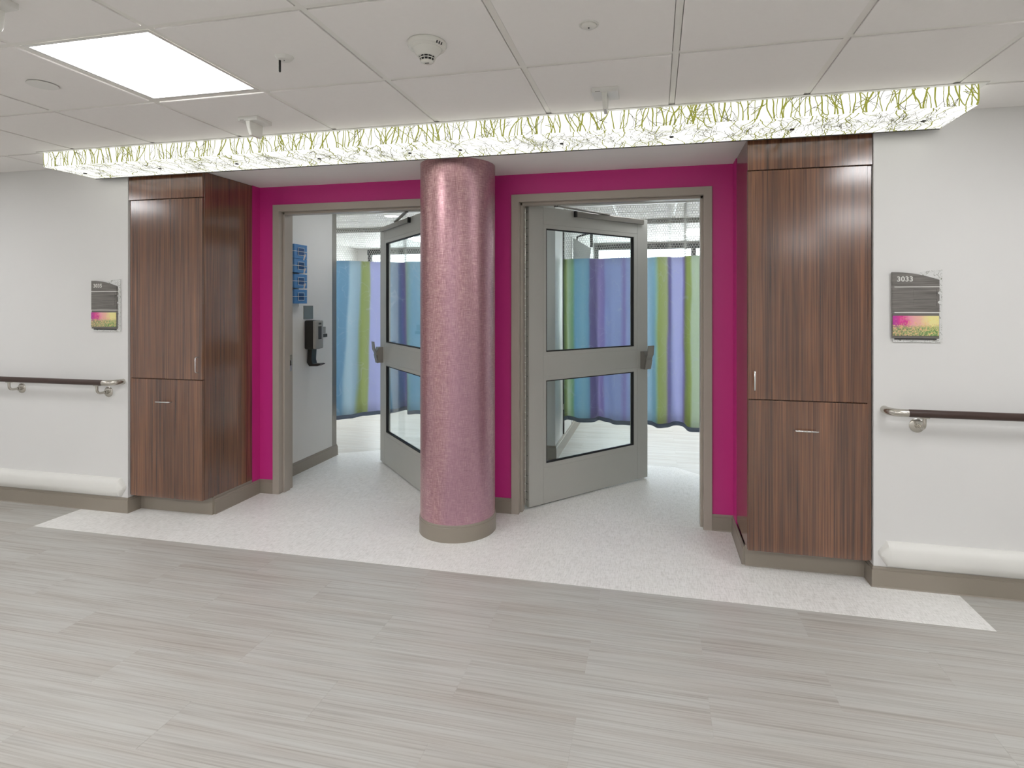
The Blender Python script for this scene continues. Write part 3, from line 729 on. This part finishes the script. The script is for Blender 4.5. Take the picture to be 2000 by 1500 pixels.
# smoke detector
dx, dy = -.832, 1.965
t = thing('smoke_detector', 'white cone-shaped smoke detector with black vents on the ceiling', 'detector', (dx, dy, CZ))
Z = CZ
bm = B(); lathe(bm, [(0, Z), (.070, Z), (.073, Z-.004), (.073, Z-.010), (.068, Z-.019), (.058, Z-.022), (.056, Z-.025), (0, Z-.025)], (dx, dy), 56); obj('mounting_base', bm, 'dome', t, smooth=True)
bm = B(); lathe(bm, [(0, Z-.020), (.054, Z-.024), (.050, Z-.033), (.041, Z-.043), (.034, Z-.052), (.031, Z-.053), (0, Z-.053)], (dx, dy), 56); obj('housing', bm, 'dome', t, smooth=True)
bm = B(); lathe(bm, [(0, Z-.050), (.029, Z-.050), (.023, Z-.068), (0, Z-.068)], (dx, dy), 32); obj('vent_core', bm, 'black', t)
bm = B()
for k in range(12):
    a = 2*math.pi*k/12; tube(bm, [(dx+.0315*math.cos(a), dy+.0315*math.sin(a), Z-.051), (dx+.0285*math.cos(a), dy+.0285*math.sin(a), Z-.061), (dx+.024*math.cos(a), dy+.024*math.sin(a), Z-.070)], .0013, 6)
lathe(bm, [(.0285, Z-.0595), (.0300, Z-.0595), (.0292, Z-.0618), (.0275, Z-.0618), (.0285, Z-.0595)], (dx, dy), 40)
obj('vent_cage', bm, 'dome', t)
bm = B(); lathe(bm, [(0, Z-.068), (.0245, Z-.068), (.0245, Z-.071), (.019, Z-.0745), (0, Z-.0755)], (dx, dy), 32); cpo = obj('end_cap', bm, 'dome', t, smooth=True)
bm = B(); box(bm, dx-.008, dx+.008, dy-.0035, dy+.0015, Z-.0762, Z-.0745); obj('cap_slot', bm, 'grille', cpo)
bm = B()
for k in range(3): a = R(-18-k*9); cyl(bm, (dx+.0665*math.cos(a), dy+.0665*math.sin(a), Z-.022), (dx+.070*math.cos(a), dy+.070*math.sin(a), Z-.013), .0035, 4)
obj('test_slot', bm, 'grille', t)
# sensor with a black antenna
dx, dy = -1.428, 1.953
t = thing('ceiling_antenna', 'small white ceiling disc with a black stub antenna', 'antenna', (dx, dy, CZ))
bm = B(); lathe(bm, [(0, Z), (.036, Z), (.034, Z-.003), (.028, Z-.011), (.024, Z-.014), (0, Z-.014)], (dx, dy), 40); obj('disc', bm, 'white', t, smooth=True)
bm = B(); tube(bm, [(dx-.017, dy-.004, Z-.012), (dx-.017, dy-.004, Z-.057), (dx-.017, dy-.004, Z-.060)], [.0042, .0042, .003], 12); obj('antenna_rod', bm, 'black', t, smooth=True)
bm = B(); cyl(bm, (dx, dy, Z-.0148), (dx, dy, Z-.0138), .0022, 8); obj('screw', bm, 'black', t)
# flush sprinkler or sensor
dx, dy = -.227, 1.957
t = thing('ceiling_sensor', 'small round flush ceiling sensor with a dark centre dot', 'sensor', (dx, dy, CZ))
bm = B(); lathe(bm, [(0, Z), (.035, Z), (.035, Z-.002), (.031, Z-.004), (.029, Z-.002), (0, Z-.002)], (dx, dy), 48); obj('ring', bm, 'white', t, smooth=True)
bm = B(); lathe(bm, [(.0275, Z-.0015), (.027, Z-.006), (.022, Z-.010), (.012, Z-.0115), (0, Z-.012)], (dx, dy), 48); obj('lens', bm, 'dome', t, smooth=True)
bm = B(); box(bm, dx-.003, dx+.003, dy-.004, dy+.002, Z-.0128, Z-.0115); obj('eye', bm, 'black', t)
# flat cover disc
dx, dy = -2.652, 1.965
t = thing('cover_plate', 'flat round white cover plate on the ceiling, left of the light', 'cover', (dx, dy, CZ))
bm = B(); lathe(bm, [(0, Z-.003), (.057, Z-.003), (.058, Z-.0045), (.056, Z-.006), (0, Z-.006)], (dx, dy), 56); obj('disc', bm, 'white', t, smooth=True)
bm = B(); lathe(bm, [(0, Z), (.046, Z), (.046, Z-.003), (0, Z-.003)], (dx, dy), 40); obj('collar', bm, 'tee', t)
# corridor dome lights
def dome(dx, dy, label, blade_axis):
    t = thing('dome_light', label, 'light', (dx, dy, CZ), 'nurse call dome lights')
    s = .058
    bm = B(); box(bm, dx-s, dx+s, dy-s, dy+s, Z-.022, Z, .002, 2); bp = obj('base_plate', bm, 'white', t)
    bm = B(); box(bm, dx-s*.75, dx-s*.35, dy-s-.0005, dy-s+.001, Z-.02, Z-.018); obj('slot', bm, 'grille', bp)
    bm = B()
    x0, x1, z0, z1 = dx-.016, dx+.010, Z-.021, Z-.090
    prf = [(dy-.052, z0), (dy+.052, z0), (dy+.050, z1+.012), (dy+.046, z1), (dy-.030, z1), (dy-.046, z1+.030)]
    A_ = []; n_ = len(prf)
    L_ = [bm.verts.new((x0 if z > Z-.05 else dx-.011, y, z)) for y, z in prf]; R_ = [bm.verts.new((x1 if z > Z-.05 else dx+.005, y, z)) for y, z in prf]
    bm.faces.new(L_); bm.faces.new(R_[::-1])
    for i in range(n_): bm.faces.new((L_[i], L_[(i+1)%n_], R_[(i+1)%n_], R_[i]))
    bmesh.ops.bevel(bm, geom=list(bm.edges), offset=.0015, segments=1, affect='EDGES')
    obj('lens_blade', bm, 'dome', t)
dome(-2.066, 2.585, 'white dome light on the ceiling, between light panel and twig light box', 'y')
dome(-.222, 2.590, 'white dome light on the ceiling, right of the column', 'y')
dome(-2.075, 1.365, 'white dome light at the top left corner of the view', 'y')
# room ceiling: added fill lights, then the downlight
def room_lamp_fill(x, y, sx, sy, label):  # out-of-view lights added to brighten the room entries
    t = thing('room_entry_fill', label, 'light', (x, y, CZ), 'added fill lights in the patient rooms')
    bm = B(); box(bm, x-sx-.02, x+sx+.02, y-sy-.02, y+sy+.02, CZ-.007, CZ-.001); obj('trim_frame', bm, 'white', t)
    bm = B(); box(bm, x-sx, x+sx, y-sy, y+sy, CZ-.0085, CZ-.0045); obj('diffuser', bm, 'entry_fill', t)
room_lamp_fill(-.1, 4.62, .3, .15, 'added fill light just inside the right doorway, above the door')
room_lamp_fill(-2.2, 4.62, .3, .15, 'added fill light just inside the left doorway, above the door')
def soffit_fill(x, y, label):  # unseen panels added to brighten the rooms behind the curtains
    t = thing('room_panel_fill', label, 'light', (x, y, 2.38), 'added fill panels by the room windows')
    bm = B(); box(bm, x-.5, x+.5, y-.3, y+.3, 2.372, 2.383); obj('diffuser', bm, 'room_lamp_fill', t)
soffit_fill(-2.9, 7.5, 'added fill panel behind the left curtain'); soffit_fill(.9, 7.5, 'added fill panel behind the right curtain')
dx, dy = -2.863, 5.768
t = thing('downlight', 'small lit recessed downlight above the left curtain', 'light', (dx, dy, CZ))
bm = B(); lathe(bm, [(0, Z-.002), (.085, Z-.002), (.088, Z), (0, Z)], (dx, dy), 40); obj('ring', bm, 'white', t)
bm = B(); lathe(bm, [(0, Z-.004), (.068, Z-.004), (.07, Z-.002), (0, Z-.002)], (dx, dy), 40); obj('lens', bm, 'room_lamp_fill', t)

# ================================================================== HANDRAILS
def bend(p0, corner, p1, r, n=7):
    """rounded corner in a polyline"""
    p0, c, p1 = Vector(p0), Vector(corner), Vector(p1); a = c+(p0-c).normalized()*r; b = c+(p1-c).normalized()*r
    return [a*(1-t)**2+c*2*t*(1-t)+b*t*t for t in [i/n for i in range(n+1)]]
def handrail(side, xa, xb, xd, xe, brs, label):
    """xa..xd dark rail, xd..xe steel return"""
    zr, yr, r = .918, 3.150, .0195
    t = thing('handrail', label, 'handrail', ((xa+xd)/2, WY, zr), 'wall handrails')
    bm = B(); cyl(bm, (xa, yr, zr), (xd, yr, zr), r, 28); obj('rail', bm, 'railbrown', t, smooth=True)
    bm = B(); pts = [Vector((xd, yr, zr))]+bend((xd, yr, zr), (xe, yr, zr), (xe, WY, zr), .062, 10)+[Vector((xe, WY+.002, zr))]
    tube(bm, pts, r*1.01, 24); obj('end_return', bm, 'steel', t, smooth=True)
    for bx in brs:
        bm = B(); lathe(bm, [(0, 0), (.036, 0), (.036, .004), (.031, .0075), (0, .008)], (0, 0), 36)
        bm.transform(Matrix.Translation((bx, WY, .842)) @ Matrix.Rotation(R(90), 4, 'X')); br = obj('bracket_disc', bm, 'steel', t, smooth=True)
        bm = B(); pts = [Vector((bx, WY-.004, .842))]+bend((bx, WY, .842), (bx, yr, .842), (bx, yr, zr), .03, 8)+[Vector((bx, yr, zr-r*.8))]
        tube(bm, pts, .0085, 14); cyl(bm, (bx, WY-.006, .842), (bx, WY-.03, .842), .013, 16); box(bm, bx-.02, bx+.02, yr-.012, yr+.012, zr-r-.004, zr-r+.004, .002)
        obj('bracket_arm', bm, 'steel', br, smooth=True)
handrail('L', XL+.02, 0, -3.722, -3.650, (-3.775, -4.56, -5.4, -6.2), 'dark brown handrail with steel end, on the left corridor wall')
handrail('R', XR-.02, 0, 1.232, 1.156, (1.305, 2.1, 2.9, 3.7), 'dark brown handrail with steel end, on the right corridor wall')
# ================================================================== BUMPER GUARDS
def bumper(x_far, x_end, sgn, label):
    prof = [(0, .240), (.014, .240), (.034, .226), (.043, .205), (.043, .160), (.036, .138), (.016, .114), (0, .112)]
    def ring(bm, x, k, kd=1): return [bm.verts.new((x, WY-o*kd, .176+(z-.176)*k)) for o, z in prof]
    t = thing('bumper_guard', label, 'bumper', ((x_far+x_end)/2, WY, .176), 'low wall bumper guards')
    xs = x_end-sgn*.045
    for nm, secs in (('bumper_cover', [(x_far, 1, 1), (xs, 1, 1)]), ('end_cap', [(xs+sgn*.0006, 1.004, 1.01), (x_end-sgn*.037, 1.0, 1.0), (x_end-sgn*.004, .24, .62), (x_end, .14, .25)])):
        bm = B(); rs = [ring(bm, *q) for q in secs]
        for a, b in zip(rs, rs[1:]):
            for i in range(len(prof)): bm.faces.new((a[i], a[(i+1) % len(prof)], b[(i+1) % len(prof)], b[i]))
        bm.faces.new(rs[0]); bm.faces.new(rs[-1]); obj(nm, bm, 'offwhite', t, smooth=True)
bumper(XL+.01, -3.625, 1, 'white bumper guard low on the left corridor wall')
bumper(XR-.01, 1.128, -1, 'white bumper guard low on the right corridor wall')

# ================================================================== ROOM SIGNS
def sign(x0, num, label, sx=1.0):
    t = thing('room_sign', label, 'sign', (x0+.13, WY, 1.46), 'room number signs')
    zb, zt, y = 1.283, 1.630, WY
    w_ = .218*sx
    # acrylic backer with the printed branches
    def arcs(x0_, x1_, zl, zr, bulge, n=14): return [(x0_+(x1_-x0_)*i/n, zl+(zr-zl)*i/n+bulge*math.sin(math.pi*i/n)) for i in range(n+1)]
    bx0, bx1 = x0+.008, x0+.236*sx
    poly = [(bx0, 1.268), (bx1, 1.268)]+arcs(bx1, bx0, 1.638, 1.56, .020)
    bm = B(); prism(bm, poly, 'y', y-.008, y-.003); obj('acrylic_backer', bm, 'branchprint', t)
    poly = [(x0, 1.5525), (x0+w_, 1.5525)]+arcs(x0+w_, x0, 1.586, 1.627, .010)
    bm = B(); prism(bm, poly, 'y', y-.020, y-.0085); obj('number_plate', bm, 'signwood', t)
    bm = B(); zc = [(1.520, .008), (1.472, .008)]
    notch = [(x0+w_, 1.4215)]
    for z_, r_ in reversed(zc):
        notch += [(x0+w_-r_*math.sin(math.pi*i/6), z_-r_+2*r_*i/6) for i in range(7)]
    poly = [(x0, 1.4215)]+notch+[(x0+w_, 1.5485), (x0, 1.5485)]
    prism(bm, poly, 'y', y-.020, y-.0085); mp = obj('insert_plate', bm, 'signwood', t)
    for z_ in (1.520, 1.470):
        bm = B(); box(bm, x0+.098, x0+.205*sx, y-.0212, y-.0199, z_-.016, z_+.018); obj('slider', bm, 'signwood', mp)
        bm = B(); box(bm, x0+.098, x0+.205*sx, y-.0214, y-.0208, z_+.0175, z_+.0190); box(bm, x0+.2045*sx, x0+.2058*sx, y-.0214, y-.0208, z_-.016, z_+.018); obj('slider_shadow_gap', bm, 'grille', mp)
    for z_ in (1.5505, 1.4195):
        bm = B(); box(bm, x0+.009, x0+w_+.004, y-.0215, y-.006, z_-.0022, z_+.0022); obj('white_strip', bm, 'white', t)
    bm = B(); box(bm, x0, x0+w_, y-.018, y-.0085, 1.288, 1.4172, .0008); pp = obj('picture_plate', bm, 'signwood', t)
    bm = B(); box(bm, x0+.002, x0+w_-.003, y-.0225, y-.018, 1.302, 1.403); obj('flower_picture', bm, 'flower', pp, label='pink, yellow and green flower photo')
    bm = B(); box(bm, x0+.014, x0+w_-.01, y-.014, y-.0085, 1.281, 1.2882); obj('lower_lip', bm, 'grille', t)
    f = bpy.data.curves.new('number', 'FONT'); f.body = num; f.size = .036; f.extrude = .001; f.offset = .0007; f.space_character = 1.06
    f.materials.append(M['white']); o = bpy.data.objects.new('room_number', f); 
    o = bpy.data.objects.new('room_number', bpy.data.meshes.new_from_object(o)); COL.objects.link(o); o.parent = t
    o.rotation_euler = (R(90), 0, 0); o.location = (x0+.020-(x0+.13), -.0212, 1.579-1.46); o['label'] = 'white raised number '+num
sign(-3.905, '3035', 'grey wood-look sign reading 3035 with flower picture, left wall')
sign(1.186, '3033', 'grey wood-look sign reading 3033 with flower picture, right wall', .98)

# ================================================================== ON THE WALL INSIDE THE LEFT DOORWAY
WX = -3.017
# wire rack and glove boxes
rk = thing('glove_box_rack', 'white wire rack holding blue glove boxes inside the left doorway', 'rack', (WX, 4.25, 1.7))
levels = [1.905, 1.785, 1.655, 1.525]
bm = B(); r = .0022
for yv in (4.145, 4.315):
    tube(bm, [(WX+.004, yv, 1.44), (WX+.004, yv, 1.97)], r, 6)
rk_b = obj('back_wires', bm, 'white', rk)
for z_ in levels:
    bm = B(); xo = WX+.088; ya, yb = 4.135, 4.325
    def rect(y0_, y1_, za, zb_): tube(bm, [(xo, y0_, za), (xo, y1_, za), (xo, y1_, zb_), (xo, y0_, zb_), (xo, y0_, za)], r, 6)
    rect(4.19, 4.27, z_-.032, z_+.032)
    tube(bm, [(WX+.003, ya, z_), (xo, ya, z_), (xo, yb, z_), (WX+.003, yb, z_)], r, 6)
    obj('wire_loop', bm, 'white', rk)
def hand(bm, xf, yc, zc, s):
    def quad(y0_, z0_, y1_, z1_, w0, w1):
        d = Vector((y1_-y0_, z1_-z0_)); n_ = Vector((-d.y, d.x)).normalized()
        P = [(y0_+n_.x*w0, z0_+n_.y*w0), (y1_+n_.x*w1, z1_+n_.y*w1), (y1_-n_.x*w1, z1_-n_.y*w1), (y0_-n_.x*w0, z0_-n_.y*w0)]
        A_ = [bm.verts.new((xf, yc+p[0]*s, zc+p[1]*s)) for p in P]; B_ = [bm.verts.new((xf+.0006, yc+p[0]*s, zc+p[1]*s)) for p in P]
        bm.faces.new(A_); bm.faces.new(B_[::-1])
        for i in range(4): bm.faces.new((A_[i], A_[(i+1)%4], B_[(i+1)%4], B_[i]))
    quad(-.5, -1.0, -.05, .1, .22, .30); quad(-.05, .05, .2, .45, .30, .26)
    for k, (a, L_) in enumerate(((70, .42), (50, .52), (30, .55), (8, .48))):
        a = R(a); y0_, z0_ = .14+.07*(3-k)*-.6+.1, .42-.09*k+.08
        quad(y0_, z0_, y0_+L_*math.cos(a), z0_+L_*math.sin(a), .07, .055)
    quad(-.25, .1, -.55, .45, .08, .06)
for k in range(4):
    zc = levels[k]-.0
    g = thing('glove_box', ['top', 'second', 'third', 'lowest'][k]+' blue glove box in the white wire rack', 'box', (WX+.045, 4.23, zc-.06), 'blue glove boxes in the wire rack')
    bm = B(); box(bm, WX+.006, WX+.083, 4.142, 4.318, zc-.059, zc+.059, .001); obj('carton', bm, 'gloveblue', g)
    bm = B(); box(bm, WX+.083, WX+.0838, 4.185, 4.275, zc-.028, zc+.026); obj('opening', bm, 'glovedark', g)
    if k < 3:
        bm = B(); hand(bm, WX+.0842, 4.282, zc-.040, .030); obj('printed_hand', bm, 'gloveskin', g)
# steel blank plate
bm = B(); box(bm, WX, WX+.004, 4.385, 4.525, 1.328, 1.447, .001); obj('steel_plate', bm, 'lockergrey', None, label='square brushed steel plate above the soap dispenser', cat='plate', origin=(WX, 4.455, 1.39))
# soap dispenser
sp_ = thing('soap_dispenser', 'black touch-free soap dispenser with grey front on the inner wall', 'dispenser', (WX, 4.46, 1.19))
bm = B(); box(bm, WX, WX+.098, 4.395, 4.515, 1.062, 1.318, .014, 3); obj('housing', bm, 'dark', sp_, smooth=True)
bm = B(); box(bm, WX+.085, WX+.114, 4.392, 4.518, 1.066, 1.316, .011, 3); fp = obj('front_cover', bm, 'smoke_grey', sp_, smooth=True)
bm = B(); box(bm, WX+.113, WX+.1155, 4.435, 4.485, 1.15, 1.265, .001); obj('level_window', bm, 'grille', fp)
bm = B(); box(bm, WX+.113, WX+.1152, 4.44, 4.48, 1.280, 1.296); obj('logo_plate', bm, 'grille', fp)
bm = B(); pts = [(WX+.02, 1.07), (WX+.062, 1.07), (WX+.056, .97), (WX+.066, .935), (WX+.135, .938), (WX+.150, .932), (WX+.115, .915), (WX+.035, .912), (WX+.012, .945)]
t0 = B(); prism(t0, [(p[0], p[1]) for p in pts], 'y', 4.42, 4.49); merge(bm, t0); obj('drip_tray', bm, 'dark', sp_)
bs = thing('wall_bracket', 'small grey bracket on the wall right of the soap dispenser', 'bracket', (WX, 4.66, 1.19))
bm = B(); box(bm, WX, WX+.018, 4.64, 4.70, 1.19, 1.25, .001); obj('plate', bm, 'smoke_grey', bs)
bm = B(); box(bm, WX, WX+.03, 4.63, 4.71, 1.155, 1.185, .002); obj('clip', bm, 'grille', bs)

# ================================================================== SEEN THROUGH THE RIGHT DOOR
t = thing('exam_light', 'white ceiling-mounted exam lamp head above the right curtain', 'lamp', (-.74, 6.3, CZ))
bm = B(); cyl(bm, (-.70, 6.3, 2.10), (-.70, 6.3, CZ), .016, 12); tube(bm, [(-.70, 6.3, 2.26), (-.86, 6.32, 2.22), (-.88, 6.32, 2.10)], .012, 10); obj('arm', bm, 'grille', t)
bm = B(); prism(bm, [(-.90, 2.20), (-.70, 2.08), (-.72, 1.90), (-.90, 1.88)], 'y', 6.26, 6.30); obj('lamp_head', bm, 'offwhite', t)
t = thing('utility_panel', 'white wall panel with dark edge on the partition in the right room', 'panel', (-.918, 5.9, 1.2))
bm = B(); box(bm, -.9175, -.905, 5.66, 6.15, .14, 2.2, .001); obj('panel_board', bm, 'wallroom', t)
bm = B(); box(bm, -.9175, -.9035, 5.645, 5.66, .14, 2.2); box(bm, -.9175, -.9035, 6.15, 6.165, .14, 2.2); obj('edge_strip', bm, 'grille', t)
